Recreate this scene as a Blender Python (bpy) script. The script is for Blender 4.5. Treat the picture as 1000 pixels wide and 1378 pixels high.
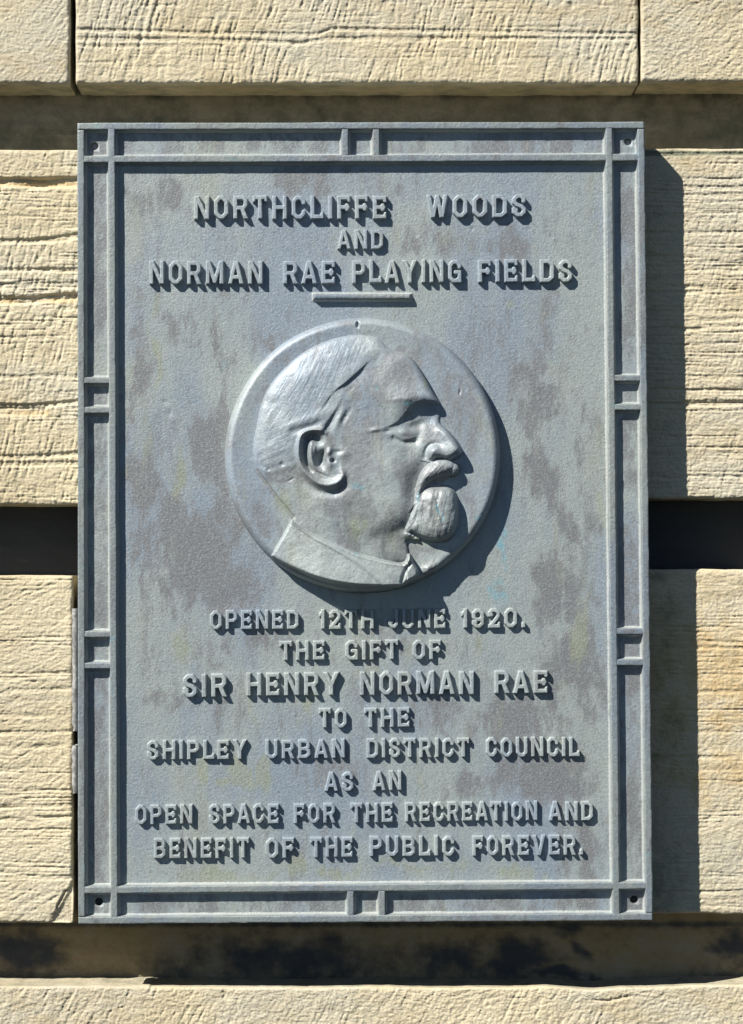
import bpy, math, random
import numpy as np
from mathutils import Matrix, Vector
sc = bpy.context.scene
for o in list(bpy.data.objects): bpy.data.objects.remove(o)

# ------------------------------------------------------------------ camera
# 1 unit = 1 m; the wall face is the plane Y = 0, the viewer stands at -Y
FPX, DIST = 3000.0, 3.0
TILT, YAW, ROLL = math.radians(1.994), math.radians(0.921), math.radians(-0.3435)
fw = np.array([math.sin(YAW)*math.cos(TILT), math.cos(YAW)*math.cos(TILT), math.sin(TILT)])
CAM = -DIST*fw
r0 = np.cross(fw, [0, 0, 1]); r0 /= np.linalg.norm(r0); u0 = np.cross(r0, fw)
RT = r0*math.cos(ROLL)+u0*math.sin(ROLL); UP = -r0*math.sin(ROLL)+u0*math.cos(ROLL)
cd = bpy.data.cameras.new('camera'); cam = bpy.data.objects.new('camera', cd)
sc.collection.objects.link(cam); sc.camera = cam
cd.sensor_fit = 'HORIZONTAL'; cd.sensor_width = 36.0; cd.lens = 36.0*FPX/1000.0
cd.clip_start = 0.05; cd.clip_end = 200
M = Matrix(((RT[0], UP[0], -fw[0], CAM[0]), (RT[1], UP[1], -fw[1], CAM[1]), (RT[2], UP[2], -fw[2], CAM[2]), (0, 0, 0, 1)))
cam.matrix_world = M

def at(px, py, Y):
    """survey point: where the sight line through photo point px, py meets the vertical plane Y"""
    px = np.asarray(px, float); py = np.asarray(py, float)
    a = (px-500)/FPX; b = (689-py)/FPX
    dx = fw[0]+RT[0]*a+UP[0]*b; dy = fw[1]+RT[1]*a+UP[1]*b; dz = fw[2]+RT[2]*a+UP[2]*b
    s = (Y-CAM[1])/dy
    return CAM[0]+dx*s, CAM[2]+dz*s

# ------------------------------------------------------------------ daylight
SUN = Vector((-1.2, -1.0, 1.40)).normalized()          # towards the sun
w = bpy.data.worlds.new('World'); sc.world = w; w.use_nodes = True
nt = w.node_tree; nt.nodes.clear()
sky = nt.nodes.new('ShaderNodeTexSky'); sky.sky_type = 'NISHITA'; sky.sun_disc = False; sky.air_density = 0.6; sky.dust_density = 0.0; sky.ozone_density = 2.0; sky.altitude = 1500
sky.sun_elevation = math.asin(SUN.z); sky.sun_rotation = math.atan2(SUN.x, SUN.y)
bg = nt.nodes.new('ShaderNodeBackground'); bg.inputs[1].default_value = 0.05
wo = nt.nodes.new('ShaderNodeOutputWorld')
nt.links.new(sky.outputs[0], bg.inputs[0]); nt.links.new(bg.outputs[0], wo.inputs[0])
sl = bpy.data.lights.new('sun', 'SUN'); sl.energy = 5.0; sl.angle = math.radians(0.5); sl.color = (1.0, 0.965, 0.905)
so = bpy.data.objects.new('sun', sl); sc.collection.objects.link(so)
so.rotation_euler = SUN.to_track_quat('Z', 'Y').to_euler(); so.location = (-3, -3, 4)
sc.view_settings.view_transform = 'Standard'; sc.view_settings.look = 'None'
sc.view_settings.exposure = 0.80; sc.view_settings.gamma = 1.0

# ------------------------------------------------------------------ numpy tools
_T = np.random.RandomState(7).rand(256, 256)
def vn(x, y, seed=0):
    x = x+seed*17.31; y = y+seed*9.17
    xi = np.floor(x).astype(int); yi = np.floor(y).astype(int)
    fx = x-xi; fy = y-yi
    fx = fx*fx*fx*(fx*(fx*6-15)+10); fy = fy*fy*fy*(fy*(fy*6-15)+10)
    a = _T[xi & 255, yi & 255]; b = _T[(xi+1) & 255, yi & 255]; c = _T[xi & 255, (yi+1) & 255]; d = _T[(xi+1) & 255, (yi+1) & 255]
    return (a*(1-fx)+b*fx)*(1-fy)+(c*(1-fx)+d*fx)*fy*1.0
def fbm(x, y, seed=0, n=4, g=0.5):
    s = 0; a = 1; t = 0
    for i in range(n):
        s = s+a*(vn(x, y, seed+i*3)-0.5); t += a; a *= g; x = x*2.03; y = y*2.03
    return s/t*2
def sm(a, b, x):
    t = np.clip((x-a)/(b-a), 0, 1); return t*t*(3-2*t)
def pol(poly, X, Y, amp=None, w=None):
    """distance, signed side and interpolated values along a polyline"""
    P = [p[:2] for p in poly]; n = len(P)
    bd = np.full(X.shape, 1e9); bs = np.zeros(X.shape); bt = np.zeros(X.shape)
    for i in range(n-1):
        ax, ay = P[i]; bx, by = P[i+1]; dx, dy = bx-ax, by-ay; L = dx*dx+dy*dy+1e-9
        t = np.clip(((X-ax)*dx+(Y-ay)*dy)/L, 0, 1)
        ex = X-ax-t*dx; ey = Y-ay-t*dy; d = np.hypot(ex, ey)
        m = d < bd
        bd = np.where(m, d, bd); bt = np.where(m, i+t, bt)
        s = np.sign(dx*ey-dy*ex); bs = np.where(m, s, bs)
    return bd, bs, bt
def along(vals, bt):
    return np.interp(bt, np.arange(len(vals)), vals)
def curve(pts, k=6, closed=False):
    P = [np.array(p, float) for p in pts]; n = len(P); out = []
    rng = range(n) if closed else range(n-1)
    for i in rng:
        p0 = P[(i-1) % n] if closed or i > 0 else P[i]; p1 = P[i]; p2 = P[(i+1) % n]
        p3 = P[(i+2) % n] if closed or i+2 < n else p2
        for j in range(k):
            t = j/k
            out.append(0.5*((2*p1)+(-p0+p2)*t+(2*p0-5*p1+4*p2-p3)*t*t+(-p0+3*p1-3*p2+p3)*t**3))
    if not closed: out.append(P[-1])
    return out
def inside(poly, X, Y):
    c = np.zeros(X.shape, bool); n = len(poly)
    for i in range(n):
        ax, ay = poly[i][:2]; bx, by = poly[(i+1) % n][:2]
        if ay == by: continue
        m = ((ay > Y) != (by > Y)) & (X < (bx-ax)*(Y-ay)/(by-ay)+ax)
        c ^= m
    return c
def sdf(poly, X, Y):       # positive inside
    d, _, _ = pol(list(poly)+[poly[0]], X, Y)
    return np.where(inside(poly, X, Y), d, -d)

# ------------------------------------------------------------------ object tools
def link(o, parent=None):
    sc.collection.objects.link(o)
    if parent is not None: o.parent = parent
    return o
def mesh(name, V, Fq, mat, parent=None, smooth=True, cols=None, F3=None):
    me = bpy.data.meshes.new(name)
    V = np.asarray(V, np.float32); Fq = np.asarray(Fq, np.int32).reshape(-1, 4)
    nq = len(Fq); n3 = 0 if F3 is None else len(F3)
    me.vertices.add(len(V)); me.vertices.foreach_set('co', V.ravel())
    loops = Fq.ravel()
    starts = np.arange(nq)*4; tot = np.full(nq, 4)
    if n3:
        F3 = np.asarray(F3, np.int32); loops = np.concatenate([loops, F3.ravel()])
        starts = np.concatenate([starts, nq*4+np.arange(n3)*3]); tot = np.concatenate([tot, np.full(n3, 3)])
    me.loops.add(len(loops)); me.loops.foreach_set('vertex_index', loops.astype(np.int32))
    me.polygons.add(nq+n3)
    me.polygons.foreach_set('loop_start', starts.astype(np.int32)); me.polygons.foreach_set('loop_total', tot.astype(np.int32))
    me.update(calc_edges=True)
    if smooth: me.polygons.foreach_set('use_smooth', np.ones(nq+n3, bool))
    if cols is not None:
        ca = me.color_attributes.new('stain', 'FLOAT_COLOR', 'POINT')
        c4 = np.ones((len(V), 4), np.float32); c4[:, :cols.shape[1]] = cols
        ca.data.foreach_set('color', c4.ravel())
    me.materials.append(mat)
    o = bpy.data.objects.new(name, me)
    return link(o, parent)
def grid_faces(nx, ny):
    i = np.arange(ny-1)[:, None]*nx+np.arange(nx-1)[None, :]
    return np.stack([i, i+nx, i+nx+1, i+1], -1).reshape(-1, 4)     # rows run down the picture
def thing(name, label, cat, loc, group=None):
    o = bpy.data.objects.new(name, None); o.empty_display_size = 0.05; o.location = loc
    o['label'] = label; o['category'] = cat
    if group: o['group'] = group
    return link(o)

# ------------------------------------------------------------------ materials
class N:
    def __init__(s, name):
        s.m = bpy.data.materials.new(name); s.m.use_nodes = True; s.t = s.m.node_tree; s.t.nodes.clear()
        s.out = s.n('ShaderNodeOutputMaterial'); s.p = s.n('ShaderNodeBsdfPrincipled'); s.l(s.p, 0, s.out, 0)
        s.geo = s.n('ShaderNodeNewGeometry')
    def n(s, k, **kw):
        a = s.t.nodes.new(k)
        for q, v in kw.items(): setattr(a, q, v)
        return a
    def l(s, a, i, b, j): s.t.links.new(a.outputs[i], b.inputs[j])
    def pos(s, sc_, off=(0, 0, 0), rot=0):
        a = s.n('ShaderNodeMapping'); a.inputs['Scale'].default_value = sc_; a.inputs['Location'].default_value = off
        a.inputs['Rotation'].default_value = (0, rot, 0)
        s.l(s.geo, 'Position', a, 0); return a
    def noise(s, scale, vec, detail=4, rough=0.55):
        a = s.n('ShaderNodeTexNoise'); a.inputs['Scale'].default_value = scale; a.inputs['Detail'].default_value = detail
        a.inputs['Roughness'].default_value = rough; s.l(vec, 0, a, 'Vector'); return a
    def ramp(s, src, i, a, b, lo=0.0, hi=1.0):
        r = s.n('ShaderNodeMapRange'); r.interpolation_type = 'SMOOTHSTEP'
        r.inputs[1].default_value = a; r.inputs[2].default_value = b; r.inputs[3].default_value = lo; r.inputs[4].default_value = hi
        s.l(src, i, r, 0); return r
    def mix(s, fac, A, B, mode='MIX'):
        m = s.n('ShaderNodeMix', data_type='RGBA', blend_type=mode)
        for v, k in ((fac, 0), (A, 6), (B, 7)):
            if isinstance(v, tuple) and len(v) == 2 and hasattr(v[0], 'outputs'): s.t.links.new(v[0].outputs[v[1]], m.inputs[k])
            elif isinstance(v, (int, float)): m.inputs[k].default_value = v
            else: m.inputs[k].default_value = (*v, 1)
        return m, 2
    def math(s, op, a, b=None):
        m = s.n('ShaderNodeMath', operation=op)
        for k, v in enumerate((a, b)):
            if v is None: continue
            if isinstance(v, tuple): s.t.links.new(v[0].outputs[v[1]], m.inputs[k])
            else: m.inputs[k].default_value = v
        return m, 0

def stone_material(name='sandstone', k=1.0):
    s = N(name)
    at_ = s.n('ShaderNodeVertexColor', layer_name='stain'); sep = s.n('ShaderNodeSeparateColor'); s.l(at_, 0, sep, 0)
    p1 = s.pos((1, 1, 1)); ps = s.pos((1, 1, 5.5), (3, 0, 1))
    big = s.noise(5, p1, 4); bed = s.noise(22, ps, 5, 0.6); fine = s.noise(380, s.pos((1, 1, 1.7)), 4, 0.75); tn = s.noise(3.2, s.pos((1, 1, 1.8), (5, 1, 3)), 4, 0.6); gr = s.noise(750, p1, 2, 0.6)
    c = s.mix((s.ramp(big, 0, 0.35, 0.68), 0), (0.56*k, 0.490*k, 0.340*k), (0.49*k, 0.415*k, 0.270*k))
    c = s.mix((s.ramp(tn, 0, 0.42, 0.60, 0, 0.85), 0), c, (0.485*k, 0.445*k, 0.345*k))
    c = s.mix((s.ramp(bed, 0, 0.45, 0.72, 0, 0.55), 0), c, (0.41*k, 0.345*k, 0.22*k))
    c = s.mix((s.ramp(fine, 0, 0.52, 0.70, 0, 0.7), 0), c, (0.27*k, 0.24*k, 0.20*k))
    hue = s.noise(240, s.pos((1, 1, 1.6), (2, 5, 1)), 3, 0.6)
    c = s.mix((s.ramp(hue, 0, 0.52, 0.68, 0, 0.45), 0), c, (0.60*k, 0.52*k, 0.34*k))
    c = s.mix((s.ramp(fine, 0, 0.45, 0.30, 0, 0.55), 0), c, (0.78*k, 0.72*k, 0.56*k))
    wm = s.noise(6.5, s.pos((1, 1, 2.4), (8, 3, 3)), 5, 0.65)
    c = s.mix((s.ramp(wm, 0, 0.50, 0.70, 0, 0.65), 0), c, (0.43*k, 0.35*k, 0.215*k))
    # colour masks: R soot and dark bands, G ochre, B grey-green film plus painted-in shade
    n2 = s.noise(34, p1, 6, 0.68)
    def masked(i, lo=0.30, hi=0.62):
        a = s.math('ADD', (sep, i), s.math('MULTIPLY', s.math('SUBTRACT', (n2, 0), 0.5), 1.5))
        return s.ramp(a[0], 0, lo, hi)
    c = s.mix((masked(1, 0.25, 0.95), 0), c, (0.50*k, 0.365*k, 0.185*k))
    c = s.mix((masked(2, 0.25, 1.0), 0), c, (0.22*k, 0.22*k, 0.155*k))
    c = s.mix((masked(0, 0.12, 1.1), 0), c, (0.050, 0.052, 0.055))
    s.t.links.new(c[0].outputs[2], s.p.inputs['Base Color'])
    s.p.inputs['Roughness'].default_value = 0.9; s.p.inputs['Specular IOR Level'].default_value = 0.25
    b1 = s.n('ShaderNodeBump'); b1.inputs['Strength'].default_value = 0.6; b1.inputs['Distance'].default_value = 0.0015
    h = s.math('ADD', (fine, 0), s.math('MULTIPLY', (gr, 0), 0.5))
    s.t.links.new(h[0].outputs[0], b1.inputs['Height']); s.l(b1, 0, s.p, 'Normal')
    return s.m

def patina_material(name='patinated_bronze', tone=1.0, soft=False, crust_highlight=None):
    s = N(name)
    at_ = s.n('ShaderNodeVertexColor', layer_name='stain'); sep = s.n('ShaderNodeSeparateColor'); s.l(at_, 0, sep, 0)
    p1 = s.pos((1, 1, 1)); pv = s.pos((1, 1, 0.42), (1.3, 0, 0.4)); 
    big = s.noise(9, pv, 5, 0.6); med = s.noise(34, pv, 7, 0.78); med2 = s.noise(26, s.pos((1, 1, 0.28), (7, 2, 5)), 7, 0.78)
    fine = s.noise(420, p1, 3, 0.6); gr = s.noise(300, p1, 5, 0.72); spk = s.noise(75, s.pos((1, 1, 1), (4, 4, 4)), 3, 0.5)
    blue = (0.218*tone, 0.262*tone, 0.305*tone); purp = (0.172*tone, 0.176*tone, 0.180*tone); pale = (0.285*tone, 0.322*tone, 0.310*tone)
    c = s.mix((s.ramp(big, 0, 0.38, 0.62), 0), blue, pale)
    def plus(i, n, k): return s.math('ADD', (sep, i), s.math('MULTIPLY', s.math('SUBTRACT', (n, 0), 0.5), k))
    pm = s.math('ADD', plus(0, med, 3.0), s.math('MULTIPLY', s.math('SUBTRACT', (gr, 0), 0.5), 0.9))
    c = s.mix((s.ramp(pm[0], 0, 0.24, 0.60, 0, 0.75 if soft else 0.95), 0), c, purp)
    c = s.mix((s.ramp(med2, 0, 0.53, 0.62, 0, 0.55), 0), c, purp)
    ol = s.noise(17, s.pos((1, 1, 0.4), (1, 6, 9)), 7, 0.75)
    c = s.mix((s.ramp(ol, 0, 0.54, 0.70, 0, 0.5), 0), c, (0.27*tone, 0.28*tone, 0.215*tone))
    gm = plus(1, med2, 2.4)
    c = s.mix((s.ramp(gm[0], 0, 0.35, 0.80, 0, 0.9 if crust_highlight else 0.6), 0), c, crust_highlight or (0.27*tone, 0.29*tone, 0.195*tone))
    cm = plus(2, spk, 1.6)
    c = s.mix((s.ramp(cm[0], 0, 0.30, 1.05, 0, 0.75), 0), c, (0.12, 0.33, 0.40))
    c = s.mix((s.ramp(spk, 0, 0.76, 0.84, 0, 0.4), 0), c, (0.16, 0.36, 0.48))
    c = s.mix((s.ramp(gr, 0, 0.48, 0.72, 0.0, 0.5), 0), c, (0.38*tone, 0.41*tone, 0.42*tone))
    c = s.mix((s.ramp(gr, 0, 0.45, 0.28, 0.0, 0.55), 0), c, (0.10*tone, 0.105*tone, 0.12*tone))
    c = s.mix((s.ramp(fine, 0, 0.60, 0.80, 0.0, 0.45), 0), c, (0.09, 0.10, 0.12))
    s.t.links.new(c[0].outputs[2], s.p.inputs['Base Color'])
    rr = s.ramp(gr, 0, 0.3, 0.7, 0.42 if soft else 0.38, 0.60); s.l(rr, 0, s.p, 'Roughness')
    s.p.inputs['Specular IOR Level'].default_value = 0.6; s.p.inputs['Metallic'].default_value = 0.12 if soft else 0.15
    b1 = s.n('ShaderNodeBump'); b1.inputs['Strength'].default_value = 0.35 if soft else 0.7; b1.inputs['Distance'].default_value = 0.0011
    h = s.math('ADD', (gr, 0), s.math('MULTIPLY', (fine, 0), 0.35))
    s.t.links.new(h[0].outputs[0], b1.inputs['Height']); s.l(b1, 0, s.p, 'Normal')
    return s.m

def plain(name, col, rough=0.8, col2=None, scale=150):
    s = N(name); p = s.pos((1, 1, 1)); n = s.noise(scale, p, 5, 0.65)
    c = s.mix((s.ramp(n, 0, 0.35, 0.65), 0), col, col2 or tuple(v*0.6 for v in col))
    s.t.links.new(c[0].outputs[2], s.p.inputs['Base Color']); s.p.inputs['Roughness'].default_value = rough
    b = s.n('ShaderNodeBump'); b.inputs['Strength'].default_value = 0.6; b.inputs['Distance'].default_value = 0.0015
    s.l(n, 0, b, 'Height'); s.l(b, 0, s.p, 'Normal'); return s.m

STONE = stone_material()
SHADED_STONE = stone_material('shade_toned_sandstone', 0.54)  # darker copy of the stone, recess shade put into its colour
PATINA = patina_material('patinated_bronze', 0.94)
LETTER = patina_material('patinated_bronze_letters', 1.06, True)
FRAME = patina_material('patinated_bronze_frame', 0.74, crust_highlight=(0.36, 0.38, 0.36))  # pale edge colour: painted sunlit highlight on the fillets, with some cream deposit
RELIEF = patina_material('patinated_bronze_relief', 0.99, True)
MORTAR = plain('old_mortar', (0.36, 0.35, 0.33), 0.95, (0.16, 0.16, 0.155), 130)
DARK = plain('dark_plug', (0.05, 0.055, 0.055), 0.8)
WEB = plain('cobweb_silk', (0.30, 0.29, 0.27), 0.6)

# ------------------------------------------------------------------ the stone wall
wall = thing('stone_wall', 'cream sandstone ashlar wall of large tooled blocks with deep recessed channels, behind the plaque', 'wall', (0, 0.08, -0.72))
WO = np.array([0, 0.08, -0.72])

def axis(a, b, fine_ranges, fs, cs):
    pts = [a]; x = a
    while x < b-1e-6:
        f = any(l-1e-6 <= x < h for l, h in fine_ranges)
        step = fs if f else cs
        nxt = x+step
        if not f:
            for l, h in fine_ranges:
                if x < l < nxt: nxt = l
        x = min(nxt, b); pts.append(x)
    return np.array(pts)

def tooling(X, Y, ang, across, length, seed, amp, thr=0.45):
    """chisel strokes: long thin noise along direction ang (deg, 90 = upright)"""
    a = math.radians(ang); c, s_ = math.cos(a), math.sin(a)
    u = X*c-Y*s_; v = X*s_+Y*c
    v = v+6*fbm(u/90, v/90, seed+40, 2)
    n = vn(u/length, v/across, seed)
    g = -np.clip((n-thr)/(1-thr), 0, 1)*(0.55+0.9*vn(X/5, Y/5, seed+77))
    env = 0.35+0.65*sm(0.3, 0.65, vn(X/70, Y/55, seed+5))
    return amp*g*env
def bedding(X, Y, seed, amp, across=5.0, length=90, thr=0.55):
    v = Y+3*fbm(X/160, Y/60, seed+3, 2)
    n = 0.65*vn(X/length, v/across, seed)+0.35*vn(X/(length*.35), v/(across*.7), seed+8)
    env = 0.3+0.7*sm(0.35, 0.6, vn(X/260, Y/26, seed+6))
    return -amp*np.clip((n-thr)/(1-thr), 0, 1)*1.6*env*(0.6+0.8*vn(X/7, Y/3, seed+78))
def ledge(X, Y, pts, depth, wid, seed=1):
    """a weathered-out bed: sharp upper lip, sloping floor below it. pts: (x, y of the lip)"""
    yy = np.interp(X, [p[0] for p in pts], [p[1] for p in pts])+1.3*fbm(X/26, Y*0+seed, seed, 3)
    d = Y-yy
    dep = depth*(0.6+0.8*vn(X/40, Y*0+seed*3.3, seed+2))
    wv = wid*(0.75+0.5*vn(X/60, Y*0+seed*1.3, seed+4))
    return -dep*np.where(d < 0, np.exp(-(d/1.6)**2), np.clip((wv-d)/(0.35*wv), 0, 1)*(0.8+0.2*np.clip(1-d/wv, 0, 1)))
def grain(X, Y, seed, amp):
    return amp*(0.80*fbm(X/2.6, Y/2.2, seed, 2)+0.70*fbm(X/6.5, Y/2.4, seed+6, 2)+0.22*fbm(X/9, Y/5, seed+2, 2)+0.6*fbm(X/36, Y/26, seed+3, 3))

def block(label, x0, x1, y0, y1, Yp, back, seed, relief, stain, fx=((-14, 106), (862, 1014)), fy=((-10, 1390),), R=5.0, fs=1.05, edge=None):
    xs = axis(x0, x1, fx, fs, 6.0); ys = axis(y0, y1, fy, fs, 6.0)
    X, Y = np.meshgrid(xs, ys)
    w1 = 2.0*fbm(Y/30, X*0+1, seed+11, 3); w2 = 2.0*fbm(X/30, Y*0+2, seed+12, 3)
    dl = X-x0; dr = x1-X; dt = Y-y0; db = y1-Y
    def roll(d, r): t = np.clip(1-d/r, 0, 1); return 1-np.sqrt(np.clip(1-t*t, 0, 1))
    r1 = R*(0.75+0.5*vn(X/22, Y/22, seed+9))
    H = -r1*(roll(dl+w1*.5, r1)+roll(dr+w1*.5, r1))-r1*(roll(dt+w2*.5, r1*1.3)+roll(db+w2*.5, r1))
    H = np.maximum(H, -R*2.2)
    H = H+relief(X, Y)*sm(-1, 3, np.minimum(np.minimum(dl, dr), np.minimum(dt, db)))
    # uneven arris in the face plane
    Xw = X+w1*np.exp(-np.minimum(dl, dr)/4)*0.45; Yw = Y+w2*np.exp(-np.minimum(dt, db)/4)*0.5
    if edge: Yw = Yw+edge(X, Y)
    wx, wz = at(Xw, Yw, Yp)
    V = np.stack([wx, Yp-H*0.001, wz], -1)
    ny, nx = X.shape
    V = V.reshape(-1, 3); Fq = [grid_faces(nx, ny)]
    S = stain(X, Y).reshape(-1, 3)
    # returns to the back, several rows so that the soffit has some life
    per = np.concatenate([np.arange(nx), np.arange(1, ny)*nx+nx-1, (ny-1)*nx+np.arange(nx-2, -1, -1), np.arange(ny-2, 0, -1)*nx])
    base = V[per]; sb = S[per]; prev = per; VV = [V]; SS = [S]; cnt = len(V); L = len(per)
    for k, f in enumerate((0.08, 0.3, 0.6, 1.0)):
        q = base.copy(); yb = V[per, 1]; q[:, 1] = yb+(back-yb)*f
        q[:, 2] += 0.0006*fbm(base[:, 0]*60, base[:, 0]*0+f*9, seed+k, 3)*(1 if f < 1 else 0)
        VV.append(q); g = sb.copy(); g[:, 2] = np.maximum(g[:, 2], 0.55); SS.append(g)
        cur = cnt+np.arange(L); nxt = np.roll(cur, -1); pn = np.roll(prev, -1)
        Fq.append(np.stack([prev, pn, nxt, cur], -1)); prev = cur; cnt += L
    o = mesh('stone_block', np.concatenate(VV)-WO, np.concatenate(Fq), STONE, wall, True, np.concatenate(SS))
    o['label'] = label; o.location = WO*0
    return o

def blobs(X, Y, L):
    s = np.zeros(X.shape)
    for (cx, cy, rx, ry, a) in L:
        s = np.maximum(s, a*np.exp(-0.9*((X-cx)/rx)**2-0.9*((Y-cy)/ry)**2))
    return s
def st(r=0, g=0, b=0):
    def f(X, Y):
        z = np.zeros(X.shape)
        R_ = r(X, Y) if callable(r) else z+r
        G_ = g(X, Y) if callable(g) else z+g
        B_ = b(X, Y) if callable(b) else z+b
        return np.stack([R_, G_, B_], -1)
    return f

BACK = 0.090
# top course
def rel_t1(X, Y): return tooling(X, Y, 52, 3.0, 30, 3, .8, .5)+grain(X, Y, 5, 0.75)
def rel_t2(X, Y):
    h = tooling(X, Y, 74, 3.0, 18, 13, 1.5, .45)+tooling(X, Y, 77, 5.0, 26, 15, 1.1, .5)+bedding(X, Y, 12, 0.7, 3.5, 90)+grain(X, Y, 17, 0.65)
    h = h+ledge(X, Y, [(100, 38), (250, 42), (405, 45), (428, 45), (445, 38), (600, 40), (858, 44)], 1.6, 5, 2)
    h = h+ledge(X, Y, [(100, 50), (260, 51), (405, 56), (440, 51), (500, 50), (858, 51)], 1.7, 5, 5)
    h = h+ledge(X, Y, [(100, 60), (300, 61), (301, 900), (900, 900)], 0.9, 4, 7)
    h = h-2.5*np.exp(-((X-770)/3)**2-((Y-6)/5)**2)-1.5*np.exp(-((X-755)/4)**2-((Y-2)/2)**2)
    return h
def rel_t3(X, Y): return tooling(X, Y, 40, 4.0, 20, 23, 0.9, .55)+grain(X, Y, 25, 0.95)
rimgreen = lambda y, k=6: (lambda X, Y: 0.45*np.exp(-((Y-y)/k)**2))
block('plain corner block left of the open upright joint', -150, 93.5, -150, 112, 0.0, BACK, 2, rel_t1, st(0, 0.05, 0.0))
block('long top block scored by two level bedding lines', 101.5, 859, -150, 112, 0.0, BACK, 3, rel_t2, st(0, 0.12, 0.0), fx=((100, 860),))
block('grey pitted block at the top right corner', 863, 1150, -150, 110, 0.0, BACK, 4, rel_t3, st(0, 0.0, 0.28))
# middle course
def rel_ml(X, Y):
    h = tooling(X, Y, 75, 3.2, 15, 31, 1.5, .45)+tooling(X, Y, 82, 4.0, 12, 32, 1.0, .5)+bedding(X, Y, 33, 1.6, 2.3, 60, .48)+grain(X, Y, 35, 0.75)
    h = h+ledge(X, Y, [(-200, 240), (60, 241), (110, 238)], 7.0, 13, 3)
    h = h+ledge(X, Y, [(-200, 318), (40, 323), (110, 315)], 2.8, 7, 4)
    h = h+ledge(X, Y, [(-200, 364), (110, 361)], 2.0, 6, 6)+ledge(X, Y, [(-200, 384), (110, 380)], 2.4, 8, 9)
    h = h+ledge(X, Y, [(-200, 402), (50, 400), (110, 394)], 4.8, 10, 8)
    h = h+ledge(X, Y, [(-200, 508), (110, 504)], 1.2, 5, 16)
    h = h+ledge(X, Y, [(-200, 546), (50, 544), (110, 538)], 4.2, 6, 10)
    m = 1-sm(58, 66, X+2*vn(Y/3, Y*0, 4))
    h = h+m*ledge(X, Y, [(-200, 549), (110, 550)], 5.0, 11, 12)
    h = h+ledge(X, Y, [(-200, 614), (60, 612), (110, 607)], 1.8, 6, 14)+ledge(X, Y, [(-200, 624), (110, 622)], 2.2+0*X, 7, 18)
    return h+1.3*fbm(X/60, Y/40, 36, 3)
def oc_ml(X, Y): return 0.1+0.55*(np.exp(-((Y-247)/6)**2)+np.exp(-((Y-404)/6)**2)+np.exp(-((Y-555)/6)**2)*(X < 66))
def rel_mr(X, Y):
    h = tooling(X, Y, 72, 3.5, 16, 41, .8, .5)+bedding(X, Y, 42, 1.5, 2.3, 75, .45)+grain(X, Y, 45, 0.8)
    for i, (y, d) in enumerate(((206, 2.2), (240, .9), (262, 1.0), (312, 1.2), (344, 1.2), (358, 1.3), (385, 1.6), (392, 1.8), (418, 1.2), (505, 1.2), (524, 1.0), (542, 2.6), (610, 1.1))):
        h = h+ledge(X, Y, [(400, y), (1200, y)], d, 5, 50+i)*sm(.2, .55, vn(X/50, Y*0, 60+i)+(.5 if y in (206, 542) else 0))
    return h+0.9*fbm(X/60, Y/40, 46, 3)
block('left middle block with deep weathered bedding ledges', -150, 470, 201, 679, 0.0, BACK, 5, rel_ml, st(lambda X, Y: -0.4+0*X, oc_ml, lambda X, Y: 0.28*sm(60, 110, X)*sm(420, 300, Y)))
block('right middle block with fine level bedding and a mossy top edge', 474, 1150, 199.5, 671, 0.0, BACK, 6, rel_mr,
      st(0, lambda X, Y: 0.05+0.2*np.exp(-((Y-542)/5)**2), lambda X, Y: 1.1*np.exp(-((Y-206)/4)**2)+0.30*sm(935, 900, X)), fs=1.05)  # grey strip beside the plaque: its cast shadow painted into the colour
# lower course
def rel_ll(X, Y):
    h = tooling(X, Y, 28, 3.2, 24, 51, .9, .5)+bedding(X, Y, 52, 1.6, 2.3, 80, .46)+grain(X, Y, 55, 0.8)
    for i, (y, d) in enumerate(((868, 1), (905, .8), (928, 1.4), (962, 1.3), (985, 1.6), (1003, 1.2), (1084, 1.5), (1101, 1.7), (1120, 1.0), (1180, .8))):
        h = h+ledge(X, Y, [(-200, y+1.5), (60, y), (110, y-4)], d, 5, 70+i)*sm(.25, .55, vn(X/40, Y*0, 80+i))
    # chipped lower right corner, split off by a crack
    c = (X-78)+(Y-1214)*0.55
    h = h-5*sm(0, 10, c)*sm(1090, 1130, Y)-5*np.exp(-((c-2)/1.5)**2)*(Y > 1198)*(X > 76)
    return h+0.9*fbm(X/60, Y/40, 56, 3)
def rel_lr(X, Y):
    h = bedding(X, Y, 62, 1.1, 2.3, 80, .48)+grain(X, Y, 65, 0.75)+tooling(X, Y, 70, 5, 16, 66, .5)
    for i, (y, d) in enumerate(((872, 1.0), (930, .8), (985, 1.1), (1018, 1.4), (1052, .9), (1200, .8))):
        h = h+ledge(X, Y, [(400, y), (1200, y)], d, 4, 90+i)*sm(.25, .6, vn(X/40, Y*0, 96+i))
    return h+1.2*fbm(X/60, Y/40, 67, 3)
block('lower left block with a cracked bottom corner beside the plaque', -150, 98, 774, 1242, 0.002, BACK, 7, rel_ll, st(-0.1, 0.10, lambda X, Y: 0.1+0*X))
block('lower right block with a broad ochre band', 108, 1150, 766, 1230, 0.011, BACK, 8, rel_lr,
      st(lambda X, Y: blobs(X, Y, [(891, 775, 16, 9, .5)]), lambda X, Y: 0.30+0.30*sm(800, 890, Y+14*fbm(X/40, Y/40, 5, 2))*sm(1020, 950, Y)+0.25*np.exp(-((Y-1040)/30)**2)-0.25*sm(1080, 1160, Y), lambda X, Y: 0.12+0.25*sm(950, 900, X)+0.25*sm(1090, 1140, Y)),  # grey towards the plaque is its shadow, put into the colour
      fx=((862, 1014),), edge=lambda X, Y: 12*sm(500, 108, X)*sm(800, 1200, Y))
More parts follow.
